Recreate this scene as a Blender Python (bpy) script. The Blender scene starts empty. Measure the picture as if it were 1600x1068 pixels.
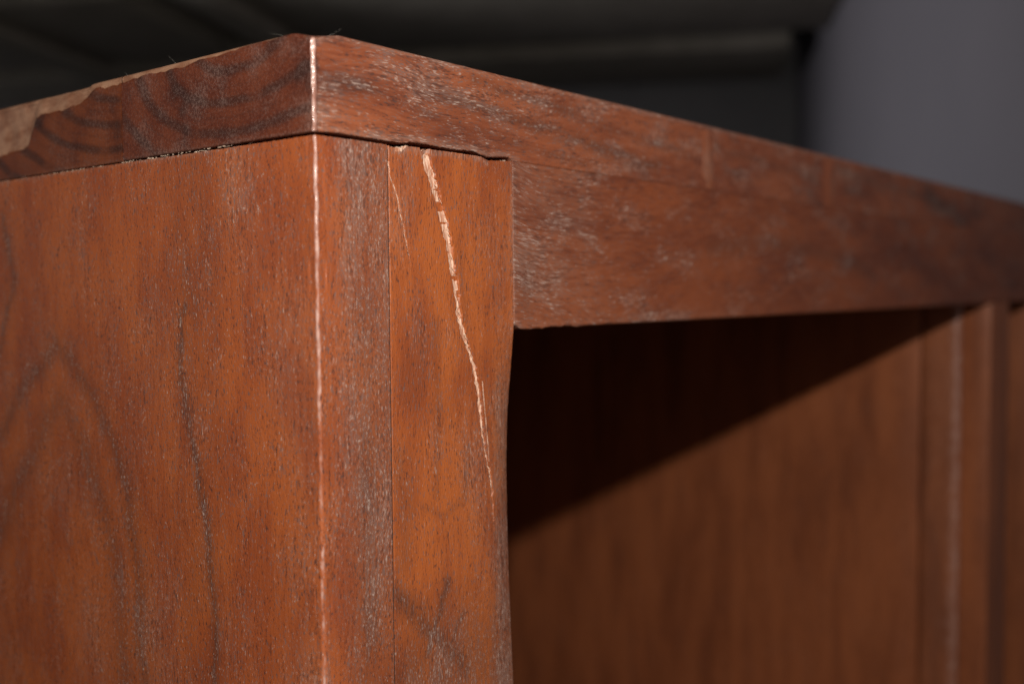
import bpy, math, random
import numpy as np
from mathutils import Matrix

scene = bpy.context.scene
col = scene.collection
random.seed(4)

# ------------------------------------------------------------------ camera
cam_d = bpy.data.cameras.new("camera")
cam = bpy.data.objects.new("camera", cam_d)
col.objects.link(cam)
CAM = (-0.28113, -0.3298, -0.10455)
r_, u_, f_ = (0.62778, -0.77835, -0.00775), (0.04467, 0.02608, 0.99866), (0.77711, 0.62729, -0.05114)
cam.matrix_world = Matrix(((r_[0], u_[0], -f_[0], CAM[0]), (r_[1], u_[1], -f_[1], CAM[1]),
                           (r_[2], u_[2], -f_[2], CAM[2]), (0, 0, 0, 1)))
cam_d.sensor_width = 36.0
cam_d.lens = 1612.223 / 1600 * 36
cam_d.clip_start = 0.01
cam_d.clip_end = 100
cam_d.dof.use_dof = True
cam_d.dof.focus_distance = 0.482
cam_d.dof.aperture_fstop = 4.2
cam_d.dof.aperture_blades = 9
scene.camera = cam

# ------------------------------------------------------------------ light
world = bpy.data.worlds.new("World")
scene.world = world
world.use_nodes = True
bg = world.node_tree.nodes["Background"]
bg.inputs[0].default_value = (0.95, 0.93, 1.0, 1)
bg.inputs[1].default_value = 0.115


def lamp(name, kind, loc, energy, color, **kw):
    d = bpy.data.lights.new(name, kind)
    d.energy = energy
    d.color = color
    for k, v in kw.items():
        setattr(d, k, v)
    o = bpy.data.objects.new(name, d)
    o.location = loc
    col.objects.link(o)
    return o


# hard key light in front of the corner, a little above the top
key = lamp("key_lamp", "POINT", (-0.48, -0.50, 0.147), 46, (1.0, 0.93, 0.84), shadow_soft_size=0.012)

vs = scene.view_settings
vs.view_transform = 'Standard'
vs.look = 'None'
vs.exposure = 0
vs.gamma = 1
vs.use_curve_mapping = False
scene.cycles.use_denoising = True
scene.cycles.adaptive_threshold = 0.02
scene.cycles.max_bounces = 4
scene.cycles.diffuse_bounces = 2
scene.cycles.glossy_bounces = 2
scene.cycles.transmission_bounces = 0

FLOOR = -1.05


# ------------------------------------------------------------------ shader helper
class S:
    """a shader socket with arithmetic"""
    nt = None

    def __init__(self, sock):
        self.s = sock

    @staticmethod
    def node(kind, **kw):
        n = S.nt.nodes.new(kind)
        for k, v in kw.items():
            setattr(n, k, v)
        return n

    @staticmethod
    def put(inp, v):
        if isinstance(v, S):
            S.nt.links.new(v.s, inp)
        else:
            inp.default_value = v

    @staticmethod
    def math(op, *a):
        n = S.node("ShaderNodeMath", operation=op)
        for i, v in enumerate(a):
            S.put(n.inputs[i], v)
        return S(n.outputs[0])

    def __add__(s, o): return S.math('ADD', s, o)
    __radd__ = __add__
    def __sub__(s, o): return S.math('SUBTRACT', s, o)
    def __rsub__(s, o): return S.math('SUBTRACT', o, s)
    def __mul__(s, o): return S.math('MULTIPLY', s, o)
    __rmul__ = __mul__
    def __truediv__(s, o): return S.math('DIVIDE', s, o)
    def abs(s): return S.math('ABSOLUTE', s)
    def sqrt(s): return S.math('SQRT', s)
    def sin(s): return S.math('SINE', s)
    def max(s, o): return S.math('MAXIMUM', s, o)
    def min(s, o): return S.math('MINIMUM', s, o)


def ss(x, a, b, lo=0.0, hi=1.0):
    """smooth step, a -> lo, b -> hi"""
    n = S.node("ShaderNodeMapRange", interpolation_type='SMOOTHSTEP')
    S.put(n.inputs[0], x)
    for i, v in zip((1, 2, 3, 4), (a, b, lo, hi)):
        S.put(n.inputs[i], v)
    return S(n.outputs[0])


def vec(x, y, z):
    n = S.node("ShaderNodeCombineXYZ")
    for i, v in enumerate((x, y, z)):
        S.put(n.inputs[i], v)
    return S(n.outputs[0])


def noise(v, scale=1.0, detail=2.0, rough=0.5, dist=0.0):
    n = S.node("ShaderNodeTexNoise")
    S.put(n.inputs["Vector"], v)
    n.inputs["Scale"].default_value = scale
    n.inputs["Detail"].default_value = detail
    n.inputs["Roughness"].default_value = rough
    n.inputs["Distortion"].default_value = dist
    return S(n.outputs[0])


def mix(f, a, b):
    n = S.node("ShaderNodeMix", data_type='RGBA')
    S.put(n.inputs[0], f)
    for i, v in ((6, a), (7, b)):
        S.put(n.inputs[i], v if isinstance(v, S) else (*v, 1))
    return S(n.outputs[2])


def attr(name):
    return S(S.node("ShaderNodeAttribute", attribute_name=name).outputs["Fac"])


def coords():
    t = S.node("ShaderNodeTexCoord")
    s = S.node("ShaderNodeSeparateXYZ")
    S.nt.links.new(t.outputs["Object"], s.inputs[0])
    return S(s.outputs[0]), S(s.outputs[1]), S(s.outputs[2])


def begin(name):
    m = bpy.data.materials.new(name)
    m.use_nodes = True
    S.nt = m.node_tree
    b = m.node_tree.nodes["Principled BSDF"]
    return m, b


def bump(height, strength, dist):
    n = S.node("ShaderNodeBump")
    n.inputs["Strength"].default_value = strength
    n.inputs["Distance"].default_value = dist
    S.put(n.inputs["Height"], height)
    return S(n.outputs[0])


DARK = (0.050, 0.020, 0.013)
RAW = (0.58, 0.385, 0.285)


def wood(name, axis, c_lo, c_hi, seed=0.0, fleck=1.0, pore=1.0, streak=1.0, dusty=0.0, rings=None,
         swirl=False, rough=0.40, flen=1.0, bumpy=1.0, tl=7, coat=1.0, fine_w=0.30, fw=1.0, clump=0.85, use=(), density=0.0,
         hazec=(0.30, 0.185, 0.135), stain=(0.5, 0.46, 0.5)):
    """stained hardwood. axis = grain direction; pale flecks are dust in the open pores.
    use = which traced features (mesh attributes) the board carries"""
    m, b = begin(name)
    x, y, z = coords()
    if swirl:            # grain that sweeps round a knot near the end of the board
        d = ss(x, 0.13, 0.42, 1.0, 0.0)
        z = z + (x - 0.13) * d * 0.16 + noise(vec(x * 9, 3.3, z * 14), 1, 0) * 0.026 * d
    A, B, C = {'x': (x, y, z), 'y': (y, x, z), 'z': (z, x, y)}[axis]
    # slow wander of the grain
    wob = noise(vec(A * 11 + seed, B * 16, C * 16), 1, 1)
    B2, C2 = B + wob * 0.014, C + wob * 0.014
    P = lambda l, t, o=0.0: vec(A * l + (seed + o), B2 * t, C2 * t + seed * 1.7)
    tone = noise(P(tl, 34), 1, 2, 0.6)
    fine = noise(P(70, 620, 5), 1, 1, 0.6)
    f = ss(tone * (1.0 - fine_w) + fine * fine_w, 0.34, 0.64)
    c = mix(f, c_lo, c_hi)
    # dark figure: free streaks + the traced figure stored on the mesh
    dark = ss(tone, 0.40, 0.29) * 0.55 * streak
    fn = noise(P(430 / flen, 1350 * fw, 51), 1, 1, 0.6)
    if "dark" in use:
        dark = (dark + attr("dark") * ss(fn * 0.5 + fine * 0.5, 0.38, 0.60, 0.35, 1.0)).min(1.0)
    if rings:
        for (yc, zc, sp, ph, k0, k1) in rings:
            dy, dz = y - yc, (z - zc)
            kk = ss(dy, -0.004, 0.004, k0, k1)
            wn_ = noise(vec(3.0, y * 40, z * 60), 1, 1)
            rr = (dy * dy * kk + dz * dz).sqrt() + (wn_ - 0.5) * 0.0035
            s = ((rr / sp + ph) * 6.2832).sin()
            band = ss(s, 0.35, 1.0) + ss(((rr / sp + ph) * 18.85).sin(), 0.4, 1.0) * 0.22
            dark = (dark + band * ss(wn_, 0.30, 0.50, 0.45, 1.0) * ss(x, 0.004, 0.0015) * 0.80).min(1.0)
    c = mix(dark * 0.84, c, DARK)
    if "end" in use:     # end grain drinks more stain
        n = S.node("ShaderNodeMix", data_type='RGBA', blend_type='MULTIPLY')
        S.put(n.inputs[0], attr("end"))
        S.put(n.inputs[6], c)
        n.inputs[7].default_value = (*stain, 1)
        c = S(n.outputs[2])
    # pores: dark where open, pale where packed with dust
    drift = noise(vec(A * 21 + seed, B * 46, C * 46), 1, 2, 0.6)
    dr = ss(drift, 0.43, 0.66) * clump + dark * 0.55 + density
    if "dust" in use:
        dr = dr + attr("dust") * 0.8
    dr = dr.min(1.35)
    lo = 0.375 + dr * 0.095
    po = ss(fn, lo, lo - 0.06) * pore
    c = mix(po * 0.72, c, mix(ss(fine, 0.40, 0.60), (0.040, 0.023, 0.021), (0.135, 0.085, 0.075)))
    thr = 0.722 - dr * 0.128
    fk = (ss(fn, thr, thr + 0.05) * fleck).min(1.0)
    film = ss(drift, 0.45, 0.80) * dusty
    if "dust" in use:
        film = (film + attr("dust") * 0.22).min(0.8)
    film = film * ss(fine, 0.30, 0.62, 0.45, 1.0)
    if "end" in use:
        film = film * (1.0 - attr("end") * 0.75)
        fk = fk * (1.0 - attr("end") * 0.6)
    c = mix(film, c, hazec)
    c = mix(fk * ss(fine, 0.35, 0.65, 0.45, 0.9), c, mix(ss(fn, thr + 0.03, thr + 0.11), (0.215, 0.145, 0.120), (0.37, 0.28, 0.24)))
    ro = rough + (fine - 0.5) * 0.20 + fk * 0.20 + film * 0.30
    h = fine * 0.35 + fn * 0.95
    if "raw" in use:     # finish torn through to raw timber
        rn = noise(P(170, 1000, 81), 1, 2, 0.65)
        rc = mix(ss(rn, 0.38, 0.56), (0.37, 0.155, 0.085), RAW)
        rb = ss(attr("raw") + (rn - 0.5) * 0.35, 0.42, 0.58)
        c = mix(rb, c, rc)
        ro = ro + rb * 0.3
        h = h + rn * rb * 1.6
    if "scrape" in use:  # scraped end of the top
        sn = noise(vec(x * 90, y * 60, z * 150), 1, 3, 0.6)
        c = mix(ss(attr("scrape") + (sn - 0.5) * 0.5, 0.40, 0.58) * 0.92, c, mix(ss(sn, 0.30, 0.66), (0.18, 0.080, 0.045), (0.29, 0.160, 0.100)))
    if "wear" in use:    # worn arris: thin lacquer, pinkish wood
        wn = noise(vec(x * 260, y * 260, z * 100), 1, 2, 0.65)
        wm = ss(attr("wear") + (wn - 0.5) * (1.15 if coat else 0.35), 0.48, 0.85)
        c = mix(wm * 0.88, c, mix(ss(wn, 0.35, 0.65), (0.27, 0.115, 0.080), (0.44, 0.28, 0.235)))
        ro = ro - wm * 0.10
        S.put(b.inputs["Coat Weight"], wm * coat * 0.6)
        b.inputs["Coat Roughness"].default_value = 0.16
    S.put(b.inputs["Base Color"], c)
    S.put(b.inputs["Roughness"], ro.max(0.16))
    b.inputs["Specular IOR Level"].default_value = 0.35
    if bumpy:
        S.put(b.inputs["Normal"], bump(h, 0.6 * bumpy, 0.00045))
    return m


def plain(name, c1, c2, sc, rough=0.8, bstr=0.2, bdist=0.004):
    m, b = begin(name)
    x, y, z = coords()
    n = noise(vec(x, y, z), sc, 4, 0.6)
    S.put(b.inputs["Base Color"], mix(ss(n, 0.3, 0.7), c1, c2))
    b.inputs["Roughness"].default_value = rough
    S.put(b.inputs["Normal"], bump(n, bstr, bdist))
    return m


# ------------------------------------------------------------------ mesh helper
def ticks(*segs):
    out = []
    for a, b, st in segs:
        n = max(1, int(round((b - a) / st)))
        out += list(np.linspace(a, b, n + 1)[:-1])
    out.append(segs[-1][1])
    return np.array(out)


def vnoise(p, sc, seed=0):
    """smooth value noise in -1..1 for an (N,3) array"""
    q = np.asarray(p, float) * sc + 1000.37 + seed * 17.13
    i = np.floor(q).astype(np.int64)
    f = q - i
    f = f * f * (3 - 2 * f)
    r = 0
    for dx in (0, 1):
        for dy in (0, 1):
            for dz in (0, 1):
                h = ((i[:, 0] + dx) * 73856093) ^ ((i[:, 1] + dy) * 19349663) ^ ((i[:, 2] + dz) * 83492791) ^ (seed * 2654435)
                h = (h ^ (h >> 13)) * 1274126177
                h = ((h ^ (h >> 16)) & 0xffff) / 32767.5 - 1
                w = (f[:, 0] if dx else 1 - f[:, 0]) * (f[:, 1] if dy else 1 - f[:, 1]) * (f[:, 2] if dz else 1 - f[:, 2])
                r = r + h * w
    return r


def sstep(a, b, x):
    t = np.clip((x - a) / (b - a), 0, 1)
    return t * t * (3 - 2 * t)


def round_box(P, lo, hi, r):
    r = np.broadcast_to(np.asarray(r, float), (len(P),))[:, None]
    q = np.clip(P, lo + r, hi - r)
    d = P - q
    n = np.linalg.norm(d, axis=1, keepdims=True)
    return np.where(n > 1e-9, q + d / np.maximum(n, 1e-9) * r, P)


def gridbox(name, tx, ty, tz, fn, mat, parent):
    """closed block whose faces are cut on the given ticks; fn moves the points and returns attributes"""
    T = [np.asarray(t, float) for t in (tx, ty, tz)]
    n = [len(t) for t in T]
    surf = np.zeros(n, bool)
    surf[[0, -1], :, :] = True
    surf[:, [0, -1], :] = True
    surf[:, :, [0, -1]] = True
    idx = np.full(n, -1, np.int32)
    idx[surf] = np.arange(surf.sum())
    I, J, K = np.nonzero(surf)
    P = np.stack((T[0][I], T[1][J], T[2][K]), 1)
    quads = []
    for sl, flip in (((0, slice(None), slice(None)), True), ((-1, slice(None), slice(None)), False),
                     ((slice(None), 0, slice(None)), False), ((slice(None), -1, slice(None)), True),
                     ((slice(None), slice(None), 0), True), ((slice(None), slice(None), -1), False)):
        g = idx[sl]
        a, b_, c, d = g[:-1, :-1], g[1:, :-1], g[1:, 1:], g[:-1, 1:]
        q = np.stack((a, b_, c, d), -1).reshape(-1, 4)
        quads.append(q[:, ::-1] if flip else q)
    Q = np.concatenate(quads)
    lo = np.array([t[0] for t in T])
    hi = np.array([t[-1] for t in T])
    P, at = fn(P, lo, hi)
    me = bpy.data.meshes.new(name)
    me.vertices.add(len(P))
    me.vertices.foreach_set("co", P.astype(np.float32).ravel())
    me.loops.add(Q.size)
    me.loops.foreach_set("vertex_index", Q.astype(np.int32).ravel())
    me.polygons.add(len(Q))
    me.polygons.foreach_set("loop_start", np.arange(0, Q.size, 4, dtype=np.int32))
    me.polygons.foreach_set("use_smooth", np.ones(len(Q), bool))
    for k, v in at.items():
        a_ = me.attributes.new(k, 'FLOAT', 'POINT')
        a_.data.foreach_set("value", np.asarray(v, np.float32))
    me.update(calc_edges=True)
    me.materials.append(mat)
    o = bpy.data.objects.new(name, me)
    col.objects.link(o)
    if parent:
        o.parent = parent
        o.location = -parent.location
    return o


def box(name, lo, hi, mat, parent=None, r=0.0012, step=None):
    seg = []
    for a, b in zip(lo, hi):
        if b - a > 3 * r:
            seg.append(np.concatenate(([a, a + r * .4], np.linspace(a + r, b - r, max(2, int((b - a) / (step or 9e9)) + 2)), [b - r * .4, b])))
        else:
            seg.append(np.array([a, b]))
    return gridbox(name, *seg, lambda P, l, h: (round_box(P, l, h, r), {}), mat, parent)


def tag(o, label, cat, group=None):
    o["label"] = label
    o["category"] = cat
    if group:
        o["group"] = group
    return o


def polydist(px, pz, pts):
    """distance to a polyline, and the index parameter of the nearest point"""
    best = np.full(len(px), 1e9)
    par = np.zeros(len(px))
    for i in range(len(pts) - 1):
        a, b = np.array(pts[i][:2]), np.array(pts[i + 1][:2])
        d = b - a
        t = np.clip(((px - a[0]) * d[0] + (pz - a[1]) * d[1]) / (d @ d), 0, 1)
        dist = np.hypot(px - a[0] - t * d[0], pz - a[1] - t * d[1])
        m = dist < best
        best[m] = dist[m]
        par[m] = i + t[m]
    return best, par


mm = lambda L: [tuple(v / 1000 for v in p) for p in L]

# ------------------------------------------------------------------ the room behind
wall_m = plain("grey_plaster", (0.37, 0.345, 0.375), (0.40, 0.37, 0.40), 1, 0.85, 0.03)
dark_wall_m = plain("dark_plaster", (0.43, 0.42, 0.43), (0.48, 0.47, 0.47), 3, 0.85)
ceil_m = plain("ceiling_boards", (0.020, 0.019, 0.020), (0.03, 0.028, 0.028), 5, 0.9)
beam_m = plain("old_timber", (0.40, 0.36, 0.29), (0.50, 0.45, 0.37), 4, 0.8)
floor_m = plain("dark_floor", (0.05, 0.045, 0.04), (0.075, 0.065, 0.055), 6, 0.7)
ANG = math.radians(28.95)
CEIL = 1.745


def room(o, label=None):
    o.location = (CAM[0], CAM[1], 0)
    o.rotation_euler = (0, 0, ANG)
    return o


for nm, lo, hi, m in (("floor", (-4, -0.85, FLOOR - 0.1), (9.2, 8, FLOOR), floor_m),
                      ("wall_back", (9.0, -0.85, FLOOR), (9.2, 8, CEIL + 0.3), dark_wall_m),
                      ("wall_right", (-4, -1.05, FLOOR), (9.2, -0.852, CEIL + 0.3), wall_m),
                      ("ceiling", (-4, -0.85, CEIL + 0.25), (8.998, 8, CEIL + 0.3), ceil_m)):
    o = room(box(nm, lo, hi, m, None, 0.004))
    o["kind"] = "structure"
for k, (a, b, ya, yb, dz, lab) in enumerate(((5.2, 6.95, -0.84, 2.70, 0.0, "broad dark timber beam under the ceiling, nearest the top of the picture"),
                                     (7.40, 8.45, -0.66, 6.5, 0.0, "broad dark timber beam close to the far wall, second from the top"),
                                     (5.5, 7.05, 3.25, 6.5, 0.02, "broad dark timber beam end above the left of the cabinet"))):
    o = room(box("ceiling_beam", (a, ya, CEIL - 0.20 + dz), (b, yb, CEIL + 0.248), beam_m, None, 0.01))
    tag(o, lab, "beam", "dark beams under the ceiling")

for (yc, w_, lab) in ((2.55, 0.22, "narrow dark joist crossing the ceiling beams above the cabinet's corner"),
                      (4.2, 0.22, "narrow dark joist crossing the ceiling beams, leftmost of the joists")):
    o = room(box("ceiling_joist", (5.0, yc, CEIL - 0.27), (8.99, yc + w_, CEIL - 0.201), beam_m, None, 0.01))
    tag(o, lab, "joist", "dark joists across the ceiling beams")

# unseen spot added at the left of the room to brighten the right wall
wash = lamp("wall_wash_spot", "SPOT", (0, 0, 0), 190, (0.95, 0.94, 1.0), shadow_soft_size=0.25, spot_size=math.radians(74), spot_blend=1.0)
ca, sa = math.cos(ANG), math.sin(ANG)
lx, ly = 3.9, 4.4
wash.location = (CAM[0] + ca * lx - sa * ly, CAM[1] + sa * lx + ca * ly, 0.7)
wash.rotation_euler = (math.radians(90), 0, ANG + math.radians(180 + 9))

# ------------------------------------------------------------------ the cabinet
cab = bpy.data.objects.new("wooden_cabinet", None)
cab.location = (0, 0, FLOOR)
col.objects.link(cab)
tag(cab, "worn red-brown wooden cabinet with a cracked corner post and open bays", "cabinet")

LEN, DEP = 1.352, 0.86
ORANGE, RED = (0.330, 0.100, 0.026), (0.205, 0.050, 0.017)
side_m = wood("side_board_wood", 'z', (0.215, 0.049, 0.0155), (0.285, 0.071, 0.0190), 2.0, fine_w=0.16, density=0.34, clump=0.42, fw=1.2, streak=0.0, dusty=0.05, tl=17, pore=1.1, fleck=0.85, use=("dark", "dust", "wear", "raw"))
post_m = wood("post_wood", 'z', (0.225, 0.052, 0.0145), (0.335, 0.087, 0.0200), 7.3, fine_w=0.18, density=0.26, clump=0.5, fw=1.2, tl=13,  fleck=0.75, streak=0.3, dusty=0.08, flen=1.2,
              use=("dark", "dust", "raw"))
TOPC = dict(streak=1.1, dusty=0.16, flen=1.9, density=0.34, fw=1.3, fleck=0.8)
endA_m = wood("top_board_wood_ringed", 'x', (0.140, 0.036, 0.016), (0.245, 0.071, 0.029), 4.1, rings=((0.056, 0.005, 0.0134, 0.295, 0.13, 0.30),),
              use=("dark", "dust", "wear", "scrape", "end"), stain=(0.46, 0.40, 0.42), **TOPC)
endB_m = wood("top_board_wood_dark", 'x', (0.19, 0.05, 0.02), (0.30, 0.085, 0.03), 9.1, rings=((0.143, 0.005, 0.0122, 0.094, 0.16, 0.16),),
              fleck=0.5, pore=0.7, use=("dust", "scrape", "end"), stain=(0.42, 0.38, 0.36))
top_m = wood("top_board_wood", 'x', (0.19, 0.05, 0.02), (0.30, 0.085, 0.03), 4.1, bumpy=0)
apron_m = wood("apron_wood", 'x', (0.125, 0.031, 0.0135), (0.215, 0.057, 0.020), 12.4, pore=0.8, streak=0.3, dusty=0.08, fleck=1.15,
               swirl=True, flen=2.8, density=0.18, fw=1.25, use=("dark", "dust"))
inner_m = wood("inner_wood", 'z', (0.200, 0.060, 0.024), (0.300, 0.094, 0.036), 15.2, fleck=0.15, pore=0.4, streak=0.25, bumpy=0, coat=0, tl=5, use=("wear", "dust"))
block_m = wood("joint_block_wood", 'z', (0.150, 0.040, 0.018), (0.235, 0.069, 0.028), 17.7, fleck=0.5, streak=0.2, dusty=0.3, bumpy=0)

# profile of the opened joint under the top, (x, z) in mm along the front
SLAB_B = np.array([(0, -39.6), (11.1, -38.93), (23.3, -39.03), (42.5, -39.17), (52.65, -39.0), (54.9, -38.16), (65.4, -38.01), (83.8, -38.63),
                   (99.3, -37.95), (104.7, -39.13), (110, -39.81), (126.2, -38.3), (129, -40.0), (1400, -40.0)]) / 1000
POST_T = np.array([(0, -40.7), (11.1, -40.63), (23.3, -40.6), (41.4, -40.69), (42.2, -41.0), (44.6, -41.48), (50, -41.2), (52.6, -40.1), (61.7, -39.9),
                   (62.6, -41.78), (63.3, -41.9), (65.5, -40.04), (80, -39.9), (90.2, -39.85), (100.6, -39.9), (104, -40.0), (110, -41.31), (121.2, -40.5),
                   (126.9, -40.1), (130, -40.1)]) / 1000
CHIP = np.array([(-1, 2.2), (3.6, 1.8), (20, 1.2), (46.2, 0.5), (84.5, -0.6), (111, -1.3), (170.4, -2.4), (184.3, -7.6), (204.8, -8.35), (224, -7.6),
                 (230, -10), (240, -23.35), (248.4, -24.9), (261.3, -25.6), (274.6, -26.3), (330, -27), (345, -12), (400, -4), (800, -3)]) / 1000


def top_plank_fn(P, lo, hi):
    x, y, z = P.T
    end = np.abs(x - lo[0]) < 1e-7
    und = np.abs(z - lo[2]) < 1e-7
    first = lo[1] < 0.01
    r = 0.0016
    glo, ghi = lo.copy(), hi.copy()
    if first:
        ghi[1] += 0.01
    else:
        glo[1] -= 0.01
        ghi[1] += 0.01
    Q = round_box(P, glo, ghi, np.where(z > -0.02, np.where(y < 0.01, 0.0022, r), np.where(x < 0.129, 0.0006, 0.00015)))
    # broken arris along the end of the top
    zb = np.interp(y, CHIP[:, 0], CHIP[:, 1]) + 0.0006 * vnoise(P, 260, 2) + 0.0009 * vnoise(P, 90, 5)
    inside = sstep(-0.0004, 0.0012, z - zb) * (x < 0.006)
    big = sstep(0.17, 0.21, y)
    depth = 0.0005 + 0.16 * np.clip(z - zb, 0, 0.012) + big * (0.0003 * vnoise(P, 160, 8) + 0.0009 * np.clip(vnoise(P * (1, .7, 1.2), 95, 9) - 0.1, 0, 1))
    w = np.clip(1 - x / 0.006, 0, 1)
    Q[:, 0] += inside * np.clip(depth, 0, 0.0045) * w
    Q[:, 2] -= inside * np.clip(-0.004 - zb, 0, 0.001) * (z > -0.0005) * w
    # the corner of the top is rubbed down
    Q[:, 2] -= 0.0029 * sstep(0.018, 0.0, np.hypot(x, 1.25 * y)) * np.clip((z + 0.022) / 0.024, 0, 1)
    raw = inside * (x < 0.005)
    dust = np.zeros(len(P))
    wear = np.zeros(len(P))
    dark = np.zeros(len(P))
    if first:
        # ragged lower arris above the opened joint
        k = sstep(0.006, 0.0, z - lo[2])
        prof = np.interp(x, SLAB_B[:, 0], SLAB_B[:, 1]) + 0.00016 * vnoise(P, 900, 3) * (x < 0.2) + 0.00012 * vnoise(P, 2400, 4) * (x < 0.2)
        Q[:, 2] += k * (prof - lo[2]) 
        # gentle unevenness of the front
        fr = y < 0.004
        Q[:, 1] += fr * 0.00012 * vnoise(P, 60, 6)
        # worn corner with thick lacquer
        dc = np.hypot(x, y)
        Q[:, :2] += ((dc < 0.004) * 0.00035 * vnoise(P * (1, 1, 1), 420, 7))[:, None] * np.array((-0.7, -0.7))
        wear = sstep(0.0022, 0.0004, dc) * 1.0
        dust = np.maximum(dust, sstep(0.011, 0.002, np.hypot(x, y) + np.abs(z + 0.036) * 0.55) * 0.85)
        dust = np.maximum(dust, fr * sstep(0.0045, 0.0008, z - prof) * (x < 0.135) * 0.75)
        dust = np.maximum(dust, fr * sstep(0.012, 0.0, z + 0.012) * 0)
        dust = np.maximum(dust, fr * sstep(-0.0022, 0.001, z) * 0.85)
        # dark streaks that run along the front edge
        for pts, wd, am in ((mm([(60, -13), (105, -17), (150, -20), (200, -25), (270, -31)]), 0.0042, 0.95),
                            (mm([(14, -15), (60, -23), (95, -28), (140, -32), (200, -36)]), 0.0026, 0.6),
                            (mm([(100, -4), (170, -9), (240, -15), (330, -21)]), 0.0030, 0.85),
                            (mm([(350, -12), (430, -15), (520, -21)]), 0.0035, 0.7),
                            (mm([(560, -8), (700, -14), (900, -18)]), 0.004, 0.8)):
            d, _ = polydist(x, z, pts)
            dark = np.maximum(dark, fr * am * np.exp(-(d / wd) ** 2) * (0.65 + 0.5 * vnoise(P * (0.25, 1, 1), 300, 12)))
    joint = (x < 0.004) * sstep(-0.0375, -0.0396, z)
    dust = np.maximum(dust, joint * 0.8)
    endf = (x < 0.0015) * 1.0
    return Q, {"end": endf, "scrape": raw * (0.85 + 0.25 * vnoise(P, 500, 31)), "dust": dust, "wear": wear, "dark": np.clip(dark, 0, 1)}


seams = (0.0, 0.1435, 0.302, 0.46, 0.62, DEP)
for i in range(5):
    a, b = seams[i], seams[i + 1]
    ty = (ticks((a, a + 0.004, 0.0004), (a + 0.004, b, 0.0009)) if i == 0 else
          ticks((a + 0.00012, b, 0.0009)) if i == 1 else ticks((a + 0.00012, b, 0.012)))
    tx = (ticks((-0.0006, 0.004, 0.0004), (0.004, 0.14, 0.0006), (0.14, LEN - 0.004, 0.010), (LEN - 0.004, LEN, 0.0008)) if i == 0 else
          ticks((-0.0006, 0.004, 0.0005), (0.004, 0.02, 0.004), (0.02, LEN, 0.10)))
    tz = ticks((-0.040, -0.036, 0.0005), (-0.036, -0.003, 0.0009), (-0.003, 0.0022, 0.0003))
    p = gridbox("top_plank", tx, ty, tz, top_plank_fn, (endA_m, endB_m, endB_m, top_m, top_m)[i], cab)
    if i == 0:
        front_plank = p
        p["label"] = "front plank of the top with dark curved growth rings on its end"
    if i == 1:
        p["label"] = "second plank of the top with the chipped pale end"
# pale end blocks let into the front edge of the top
for xa, xb in ((0.327, 0.343), (0.531, 0.554)):
    blk = box("joint_block", (xa, -0.00005, -0.0392), (xb, 0.006, -0.0010), block_m, None, 0.0003)
    blk.parent = front_plank


# ---- side panel (its front edge is the outer strip of the corner)
ARCH = mm([(286, -188), (252.7, -156.4), (234, -146.5), (215, -132), (196, -147), (182.9, -156.1), (159.3, -184.5), (145.8, -215.9), (141.5, -248), (138, -300), (136, -360)])
ARCH2 = mm([(290, -246), (262, -212), (240, -188), (226, -174), (213.5, -163), (202, -174), (191, -187.4), (170.4, -219), (157.4, -267.4), (150, -340)])
STREAK = mm([(95, -112), (97.6, -136), (96, -160), (87, -193), (80.3, -216), (77.2, -267), (75, -340)])
LEFTS = mm([(275, -60), (262, -95), (283, -135), (300, -160)])


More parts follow.
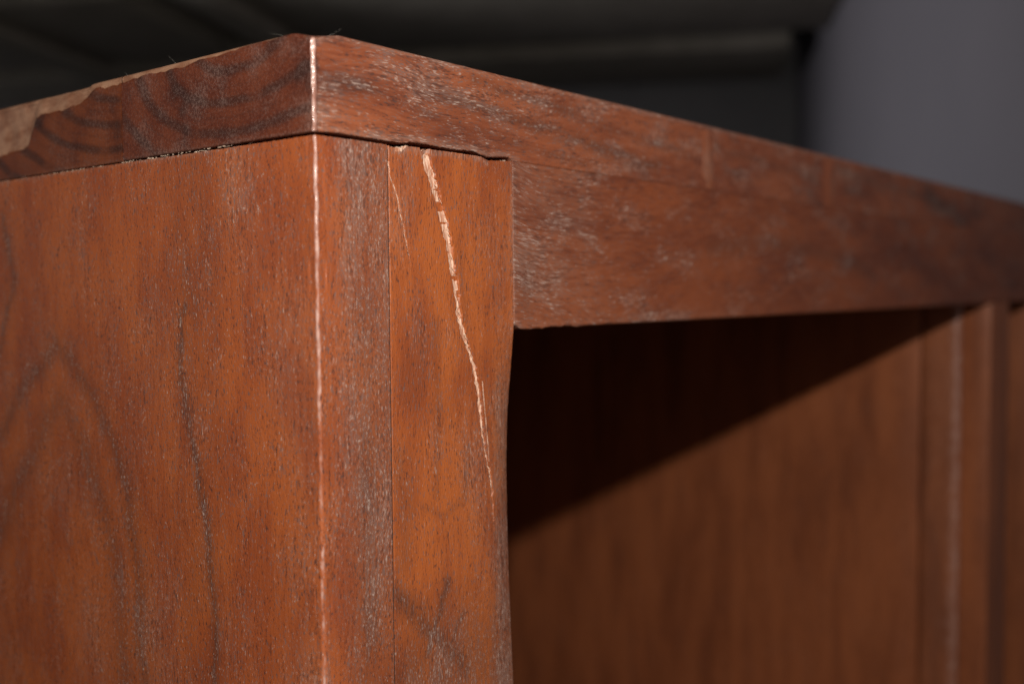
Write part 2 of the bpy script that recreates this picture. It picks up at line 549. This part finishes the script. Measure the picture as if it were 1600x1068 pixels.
def side_fn(P, lo, hi):
    x, y, z = P.T
    topz = np.abs(z - hi[2]) < 1e-7
    r = 0.0011 + 0.0011 * sstep(-0.12, -0.26, z)
    r = np.where(x > 0.02, 0.00035, r)
    r = np.where((z > -0.05), np.where(x > 0.02, 0.0003, 0.0010), r)
    Q = round_box(P, lo, hi, r)
    dc = np.hypot(x, y)
    Q[:, :2] += ((dc < 0.005) * (0.00022 * vnoise(P * (1, 1, .5), 500, 7) + 0.0003 * vnoise(P * (1, 1, 1), 120, 8)))[:, None] * np.array((-0.7, -0.7))
    # ragged top along the joint
    k = sstep(-0.0456, -0.0410, z) * (z > -0.05)
    prof = np.interp(x, POST_T[:, 0], POST_T[:, 1]) + 0.0407
    prof = np.where(y < 0.02, prof, 0) + 0.00018 * vnoise(P, 700, 3) + 0.0001 * vnoise(P, 1900, 4)
    close = 0.00045 * sstep(0.02, 0.20, y)
    Q[:, 2] += k * (prof + close)
    Q[:, 0] += (x < 0.003) * 0.00025 * vnoise(P, 22, 9)
    fr = y < 0.004
    lf = x < 0.004
    wear = np.maximum(0, sstep(0.0024, 0.0005, dc)) * (0.80 + 0.24 * vnoise(P, 60, 15)) * (0.70 + 0.30 * sstep(-0.26, -0.06, z))
    edge_noise = 0.5 + 0.5 * vnoise(P * (1, 1, .4), 160, 14)
    dust = fr * (0.55 + 0.30 * vnoise(P * (1.5, 1, .5), 45, 13)) * sstep(0.003, 0.02, x) * sstep(-0.30, -0.18, z)
    dust = np.maximum(dust, fr * sstep(0.0385, 0.0400, x) * 0.35)
    dust = np.maximum(dust, sstep(-0.0432, -0.0410, z) * 0.75 * np.where(lf, sstep(0.01, 0.10, y), 0.6))
    # the figure of the side board: a pointed arch and a long broken streak
    dark = np.zeros(len(P))
    wig = 0.0014 * vnoise(P, 210, 21) + 0.003 * vnoise(P, 60, 22)
    for pts, wd, am in ((ARCH, 0.0052, 0.52), (ARCH2, 0.0075, 0.40), (STREAK, 0.0030, 0.72), (LEFTS, 0.0026, 0.55)):
        d, par = polydist(y + wig, z, pts)
        soft = np.where(y + wig < np.interp(z, [p[1] for p in pts][::-1], [p[0] for p in pts][::-1]), 1, 1) if False else 1
        dark = np.maximum(dark, lf * am * (np.exp(-(d / wd) ** 2) + 0.42 * np.exp(-(d / (wd * 3.0)) ** 2)))
    dark = np.maximum(dark, lf * 0.42 * np.exp(-((y - 0.088) / 0.022) ** 2) * sstep(-0.20, -0.10, z) * (0.7 + 0.6 * vnoise(P * (1, 1, .4), 130, 27)))
    dark = np.maximum(dark, lf * 0.30 * np.exp(-((y - 0.088) / 0.018) ** 2) * (0.7 + 0.6 * vnoise(P * (1, 1, .4), 130, 28)))
    # dark mottling on the strip
    m = fr * np.clip(vnoise(P * (1.6, 1, .5), 60, 24), 0, 1) * sstep(0.01, 0.03, x) * 0.8
    m2 = fr * sstep(-0.24, -0.29, z) * sstep(0.03, 0.037, x) * 0.6
    dark = np.maximum(dark, np.maximum(m * 0.85 + fr * 0.42 * sstep(0.006, 0.024, x), m2))
    dust = np.maximum(dust, lf * 0.45 * np.clip(vnoise(P * (1, 1, .45), 28, 25), 0, 1))
    dust = np.maximum(dust, lf * 0.7 * sstep(0.035, 0.004, y) * sstep(-0.22, -0.30, z))
    raw = lf * (vnoise(P * (1, 1, .6), 210, 26) > 0.86) * sstep(0.07, 0.02, y) * sstep(-0.12, -0.2, z) * 0.55
    return Q, {"wear": wear, "dust": np.clip(dust, 0, 1), "dark": np.clip(dark, 0, 1), "raw": raw}


side = gridbox("side_panel",
               ticks((0, 0.005, 0.0004), (0.005, 0.040, 0.0005), (0.040, 0.0411, 0.00018)),
               ticks((0, 0.005, 0.0004), (0.005, 0.30, 0.001), (0.30, DEP - 0.01, 0.02)),
               ticks((FLOOR, -0.36, 0.05), (-0.36, -0.05, 0.0014), (-0.05, -0.0407, 0.0004)), side_fn, side_m, cab)
side["label"] = "side board with pale worn front corner and arched dark grain"

# ---- corner post with the split
CR = mm([(65.9, -40), (67.3, -47.2), (70, -53.9), (72.4, -59.6), (75, -66.5), (77.5, -72.4), (79.5, -79.4), (81.4, -85.4), (83, -91.5), (84.5, -98.6),
         (85.9, -105.8), (87, -113), (88.4, -120.3), (90.4, -125.5), (93, -130.9), (95.3, -135.4), (97.9, -142.6), (100.5, -152.9), (102.9, -168.2),
         (105.1, -180.6), (107, -189.8), (109.7, -195.5), (111.2, -204.9), (112, -216.4), (112.5, -226)])
CRW = np.array([4.6, 5.6, 5.0, 5.2, 4.8, 4.8, 5.0, 4.5, 4.5, 4.0, 4.0, 3.7, 3.4, 3.0, 2.6, 2.5, 2.9, 2.7, 2.1, 2.0, 1.7, 1.5, 1.2, 0.8, 0.3]) / 2000
HAIR = mm([(42.0, -48), (42.3, -53.4), (44.9, -58.6), (46.9, -63.3), (49.4, -72.7), (51.3, -79.3), (53.2, -86.2), (54.8, -95)])
LEGR = np.array([(-400, 126.5), (-308, 125.8), (-285, 124.5), (-251, 122.3), (-218, 121.2), (-191.7, 121.0), (-169, 122.3), (-152.8, 124.6), (-136.7, 127.2), (-126, 128.7), (-122, 129.1), (0, 129.1)]) / 1000


def post_fn(P, lo, hi):
    x, y, z = P.T
    Q = round_box(P, lo, hi, 0.00035)
    fr = y < 0.001
    # top edge of the post under the opened joint
    k = sstep(-0.0470, -0.0405, z)
    prof = np.interp(x, POST_T[:, 0], POST_T[:, 1]) + 0.00014 * vnoise(P, 800, 3) + 0.0001 * vnoise(P, 2200, 4)
    Q[:, 2] += k * (prof - hi[2])
    # the arris below the apron is worn away to a wide round
    away = np.interp(z, LEGR[:, 0], LEGR[:, 1])
    push = (hi[0] - away) / 0.0081 * 0.0056 + 0.00008 * vnoise(P, 300, 41) * sstep(-0.125, -0.13, z)
    t = np.clip((x - 0.104) / (hi[0] - 0.104), 0, 1)
    Q[:, 1] += push * t ** 2.2 * sstep(0.02, 0.0, y)
    Q[:, 1] += fr * 0.0001 * vnoise(P, 50, 6)
    # the split: a torn groove down to raw timber
    wx = x + 0.0007 * vnoise(P, 330, 42) + 0.00045 * vnoise(P * (1, 1, .5), 1100, 43)
    d, par = polydist(wx, z, CR)
    w = np.interp(par, np.arange(len(CRW)), CRW) * (1 + 0.14 * vnoise(np.stack((par * 0 + 3, par, par), 1), 2.2, 44))
    g = fr * sstep(w, w * 0.72, d)
    seg = vnoise(np.stack((x * 90 + 7, z * 0, z * 520), 1), 1, 45)          # cross steps where fibres snapped
    seg2 = vnoise(np.stack((x * 40 + 2, z * 0, z * 230), 1), 1, 46)
    fib = vnoise(np.stack((wx * 850 + z * 270, z * 0, z * 40), 1), 1, 47)
    Q[:, 1] += g * (0.0015 + 0.0004 * fib + 0.0003 * seg2)
    Q[:, 1] += g * 0.0022 * sstep(-0.45, -0.62, fib)
    keep = np.where((seg > 0.52) & (z > -0.118), 0.38, 1.0) * np.where((seg2 > 0.90) & (z > -0.132), 0.4, 1.0)
    raw = g * keep * np.clip(0.95 + 0.9 * np.minimum(fib + 0.15, 0), 0, 1)
    d2, p2 = polydist(x + 0.0004 * vnoise(P, 420, 48), z, HAIR)
    wh = np.interp(p2, [0, 2, 5, 7], [0.00022, 0.00032, 0.00028, 0.00016])
    g2 = fr * sstep(wh * 1.5, wh * 0.6, d2)
    Q[:, 1] += g2 * 0.0003
    raw = np.maximum(raw, g2 * 0.74)
    # splinter beside the tail of the split
    d3, p3 = polydist(x, z, mm([(104.0, -150), (107.5, -178), (108.8, -190)]))
    raw = np.maximum(raw, fr * sstep(0.0006, 0.0002, d3) * 0.7)
    # pale broken edge at the top, dust by the joints
    raw = np.maximum(raw, fr * sstep(-0.0010, -0.0003, z - prof) * (np.abs(x - 0.0495) < 0.0038) * 0.75)
    dust = fr * sstep(-0.0040, -0.0012, z - prof + 0.0008 * vnoise(P, 260, 49)) * 0.95 * (x < 0.110)
    dust = np.maximum(dust, fr * sstep(0.0019, 0.0003, x - lo[0]) * 0.0)
    dust = np.maximum(dust, fr * sstep(0.1245, 0.1288, x) * sstep(-0.20, -0.05, z) * 0.7)
    dust = np.maximum(dust, sstep(0.104, 0.121, x) * sstep(-0.13, -0.17, z) * (0.95 + 0.35 * vnoise(P * (1, 1, .35), 200, 50)))
    dust = np.maximum(dust, fr * 0.30 * np.clip(vnoise(P * (1, 1, .4), 40, 51) + 0.15, 0, 1))
    dark = np.zeros(len(P))
    for pts, wd, am in ((mm([(41, -241), (51, -250), (68, -267), (78, -276), (90, -290)]), 0.0066, 1.0),
                        (mm([(76, -244), (71, -257), (66, -268), (62, -275)]), 0.0032, 1.0),
                        (mm([(88, -262), (82, -270), (78, -277)]), 0.0024, 0.9),
                        (mm([(44, -300), (60, -285), (80, -278)]), 0.006, 0.5),
                        (mm([(70, -120), (72, -160), (70, -200)]), 0.003, 0.35),
                        (mm([(46, -180), (50, -205), (48, -230)]), 0.006, 0.35),
                        (mm([(62, -205), (75, -212), (90, -206), (93, -180)]), 0.0022, 0.35),
                        (mm([(88, -80), (90, -100), (92, -120)]), 0.0016, 0.35)):
        dd, _ = polydist(x + 0.0012 * vnoise(P, 160, 53), z, pts)
        dark = np.maximum(dark, fr * am * np.exp(-(dd / wd) ** 2))
    dark = np.maximum(dark, fr * sstep(-0.235, -0.285, z) * 0.6)
    return Q, {"raw": np.clip(raw, 0, 1), "dust": np.clip(dust, 0, 1), "dark": np.clip(dark, 0, 1)}


post = gridbox("corner_post",
               ticks((0.0418, 0.0426, 0.0002), (0.0426, 0.1180, 0.0003), (0.1180, 0.1291, 0.0003)),
               ticks((0, 0.001, 0.0002), (0.001, 0.022, 0.0015), (0.022, 0.040, 0.006)),
               ticks((FLOOR, -0.34, 0.04), (-0.34, -0.24, 0.001), (-0.24, -0.05, 0.00036), (-0.05, -0.0399, 0.0003)), post_fn, post_m, cab)
post["label"] = "orange-brown corner post with a long pale split down its face"


seam_shade_m = plain("seam_shade", (0.018, 0.010, 0.007), (0.035, 0.018, 0.012), 400, 0.9, 0.2, 0.0002)
box("seam_shade_strip", (0.04112, 0.00045, -1.0), (0.04178, 0.030, -0.0428), seam_shade_m, cab, 0.00005)  # added strip whose dark colour stands in for shade in the open seam


# ---- apron under the top
def apron_fn(P, lo, hi):
    x, y, z = P.T
    Q = round_box(P, lo, hi, np.where(z < -0.09, 0.0012, 0.00015))
    fr = y < 0.003
    k = sstep(-0.120, -0.125, z) * sstep(0.24, 0.16, x)
    Q[:, 2] += k * (0.0006 * vnoise(P, 230, 3) + 0.0003 * vnoise(P, 900, 4))
    k2 = sstep(0.137, 0.129, x) * sstep(-0.117, -0.125, z)
    Q[:, 2] += k2 * 0.0022
    Q[:, 1] += fr * (0.0002 * vnoise(P, 40, 6))
    dust = fr * sstep(0.0055, 0.0008, x - lo[0]) * 0.9
    dust = np.maximum(dust, fr * sstep(0.26, 0.135, x) * (0.60 + 0.5 * vnoise(P, 60, 61)))
    dust = np.maximum(dust, fr * np.exp(-(((x - 0.166) / 0.018) ** 2 + ((z + 0.098) / 0.016) ** 2)) * 0.9)
    dust = np.maximum(dust, fr * sstep(0.010, 0.001, z - lo[2]) * sstep(0.5, 0.2, x) * 0.6)
    dark = fr * 0.55 * np.exp(-(((x - 0.140) / 0.007) ** 2 + ((z + 0.103) / 0.018) ** 2))
    dd, _ = polydist(x, z, mm([(340, -78), (430, -72), (560, -80), (640, -92)]))
    dark = np.maximum(dark, fr * 0.5 * np.exp(-(dd / 0.006) ** 2))
    return Q, {"dust": np.clip(dust, 0, 1), "dark": np.clip(dark, 0, 1)}


apron = gridbox("apron", ticks((0.1294, 0.1310, 0.0002), (0.131, 0.25, 0.0006), (0.25, LEN - 0.045, 0.008)),
                ticks((0.0003, 0.003, 0.0004), (0.003, 0.030, 0.005)),
                ticks((-0.1253, -0.121, 0.0004), (-0.121, -0.041, 0.0012), (-0.041, -0.0396, 0.0003)), apron_fn, apron_m, cab)
apron["label"] = "front rail with swirling grain and grey dust in its pores"

# ---- inner bays
ZB = -0.90
def worn_fn(P, lo, hi):
    Q = round_box(P, lo, hi, 0.006)
    e = np.hypot(P[:, 0] - lo[0], P[:, 1] - lo[1])
    return Q, {"wear": sstep(0.034, 0.004, e) * 0.66, "dust": np.full(len(P), 0.35)}


box("divider_post", (1.049, 0.002, FLOOR + 0.1), (1.136, 0.034, -0.1256), inner_m, cab, 0.0008, 0.03)
gridbox("divider_lipping", ticks((1.0425, 1.049, 0.0008), (1.049, 1.080, 0.01)), ticks((0.0345, 0.043, 0.001), (0.043, 0.0815, 0.008)),
        ticks((ZB + 0.001, -0.50, 0.1), (-0.50, -0.0415, 0.01)), worn_fn, inner_m, cab)
box("divider_panel", (1.0435, 0.082, ZB + 0.001), (1.079, 0.819, -0.0415), inner_m, cab, 0.001, 0.04)
box("back_panel", (0.0415, 0.820, FLOOR + 0.08), (LEN - 0.0415, 0.836, -0.0415), inner_m, cab, 0.001, 0.05)
box("bottom_shelf", (0.0415, 0.0415, ZB - 0.028), (LEN - 0.0415, 0.8195, ZB), inner_m, cab, 0.001, 0.05)
box("side_panel", (LEN - 0.041, 0.001, FLOOR), (LEN, 0.85, -0.0412), inner_m, cab, 0.001, 0.03)

# crumbs and torn fibres along the opened joint
crumb_m = plain("crumb_wood", (0.30, 0.19, 0.13), (0.58, 0.45, 0.35), 1500, 0.9, 0.3, 0.0002)


def crumbs():
    rnd = random.Random(8)
    V, Fc = [], []

    def bit(cx, cy, cz, s, ax):
        n = len(V)
        sc = [s * rnd.uniform(0.5, 1.0) for _ in range(3)]
        sc[ax] *= rnd.uniform(1.2, 4.5)
        ps = []
        for sx in (-1, 1):
            for sy in (-1, 1):
                for sz in (-1, 1):
                    ps.append((cx + sx * sc[0] * rnd.uniform(.3, 1), cy + sy * sc[1] * rnd.uniform(.3, 1), cz + sz * sc[2] * rnd.uniform(.3, 1)))
        V.extend(ps)
        for q in ((0, 1, 3, 2), (4, 6, 7, 5), (0, 4, 5, 1), (2, 3, 7, 6), (0, 2, 6, 4), (1, 5, 7, 3)):
            Fc.append(tuple(n + i for i in q))
    for _ in range(50):                       # along the end of the top, in clusters
        yc = rnd.uniform(0.04, 0.31)
        side_ = rnd.choice((-1, 1))
        for _ in range(rnd.randint(1, 7)):
            y = yc + rnd.gauss(0, 0.0022)
            bit(0.0003, y, -0.0402 + side_ * rnd.uniform(0.0, 0.00045), rnd.uniform(0.00008, 0.00034), 1)
    for _ in range(16):
        x = rnd.choice((rnd.uniform(0.044, 0.054), rnd.uniform(0.120, 0.129)))
        z = np.interp(x, POST_T[:, 0], POST_T[:, 1])
        bit(x, 0.0006, z + 0.0001, rnd.uniform(0.00015, 0.00045), 0)
    me = bpy.data.meshes.new("joint_crumbs")
    me.from_pydata(V, [], Fc)
    me.materials.append(crumb_m)
    o = bpy.data.objects.new("joint_crumbs", me)
    o["kind"] = "stuff"
    col.objects.link(o)
    o.parent = cab
    o.location = -cab.location


crumbs()

# hairs of lint caught on the top edges
lint_m, lb = begin("lint_fibre")
lb.inputs["Base Color"].default_value = (0.40, 0.36, 0.32, 1)
lb.inputs["Roughness"].default_value = 0.8


def lint(pts, r, label):
    pts = [np.array(p) + (0, 0, 0.0017) for p in pts]
    V, Fc = [], []
    N = 14
    path = []
    for i in range(N + 1):
        t = i / N
        a, b, c = pts
        path.append((1 - t) ** 2 * a + 2 * t * (1 - t) * b + t * t * c)
    for i, p in enumerate(path):
        d = path[min(i + 1, N)] - path[max(i - 1, 0)]
        d = d / np.linalg.norm(d)
        u = np.cross(d, (0.3, 0.9, 0.2)); u /= np.linalg.norm(u)
        v = np.cross(d, u)
        rr = r * (1 - 0.7 * i / N)
        for k in range(5):
            a = k * 2 * math.pi / 5
            V.append(tuple(p + rr * (math.cos(a) * u + math.sin(a) * v)))
    for i in range(N):
        for k in range(5):
            Fc.append((i * 5 + k, i * 5 + (k + 1) % 5, i * 5 + 5 + (k + 1) % 5, i * 5 + 5 + k))
    me = bpy.data.meshes.new("lint_fibre")
    me.from_pydata(V, [], Fc)
    me.materials.append(lint_m)
    o = bpy.data.objects.new("lint_fibre", me)
    col.objects.link(o)
    tag(o, label, "lint", "hairs of lint on the top edge")


lint(((0.0015, 0.018, -0.0006), (0.001, 0.023, 0.0024), (0.0, 0.029, 0.0022)), 0.000022, "thin curled hair of lint just left of the cabinet's corner")
lint(((0.011, 0.003, -0.0003), (0.013, 0.001, 0.0012), (0.0155, 0.0, 0.0030)), 0.00002, "thin hair of lint just right of the cabinet's corner")
lint(((0.002, 0.099, -0.0006), (0.001, 0.1005, 0.002), (0.0, 0.103, 0.0042)), 0.000025, "upright hair of lint halfway along the left top edge")
lint(((0.002, 0.140, -0.0006), (0.001, 0.141, 0.001), (0.0, 0.1415, 0.0022)), 0.00003, "short lint hair above the seam of the left top edge")

# slivers lifted along the split
sliv_m = plain("sliver_wood", (0.42, 0.24, 0.15), (0.66, 0.48, 0.36), 900, 0.85, 0.3, 0.0002)


def slivers():
    rnd = random.Random(3)
    V, Fc = [], []
    for _ in range(34):
        t = rnd.uniform(0, 22)
        i = int(t)
        f = t - i
        cx = CR[i][0] * (1 - f) + CR[i + 1][0] * f
        cz = CR[i][1] * (1 - f) + CR[i + 1][1] * f
        wd = np.interp(t, np.arange(len(CRW)), CRW)
        cx += rnd.choice((-0.85, 0.8, rnd.uniform(-.6, .6))) * wd
        dx, dz = CR[i + 1][0] - CR[i][0], CR[i + 1][1] - CR[i][1]
        n_ = math.hypot(dx, dz)
        dx, dz = dx / n_, dz / n_
        L, w = rnd.uniform(0.0012, 0.0042), rnd.uniform(0.00010, 0.00026)
        yb = 0.0005 + 0.0056 * max(0, (cx - 0.104) / 0.025) ** 2.2 * (0 if cz > -0.13 else 1)
        lift = rnd.uniform(0.0003, 0.0008)
        n = len(V)
        for (l, a, yy) in ((0, -w, 0.0006), (0, w, 0.0006), (0.5 * L, -w, 0.0), (0.5 * L, w, 0.0), (L, 0.1 * w, -lift)):
            V.append((cx + dx * l - dz * a, yb + yy, cz + dz * l + dx * a))
        for (l, a, yy) in ((0, 0, 0.0010), (0.5 * L, 0, 0.0003)):
            V.append((cx + dx * l, yb + yy, cz + dz * l))
        Fc += [tuple(n + k for k in q) for q in ((0, 1, 3, 2), (2, 3, 4), (0, 2, 6, 5), (1, 5, 6, 3), (2, 4, 6), (3, 6, 4), (0, 5, 1))]
    me = bpy.data.meshes.new("splinters")
    me.from_pydata(V, [], Fc)
    me.materials.append(sliv_m)
    o = bpy.data.objects.new("splinters", me)
    o["kind"] = "stuff"
    col.objects.link(o)
    o.parent = post


slivers()
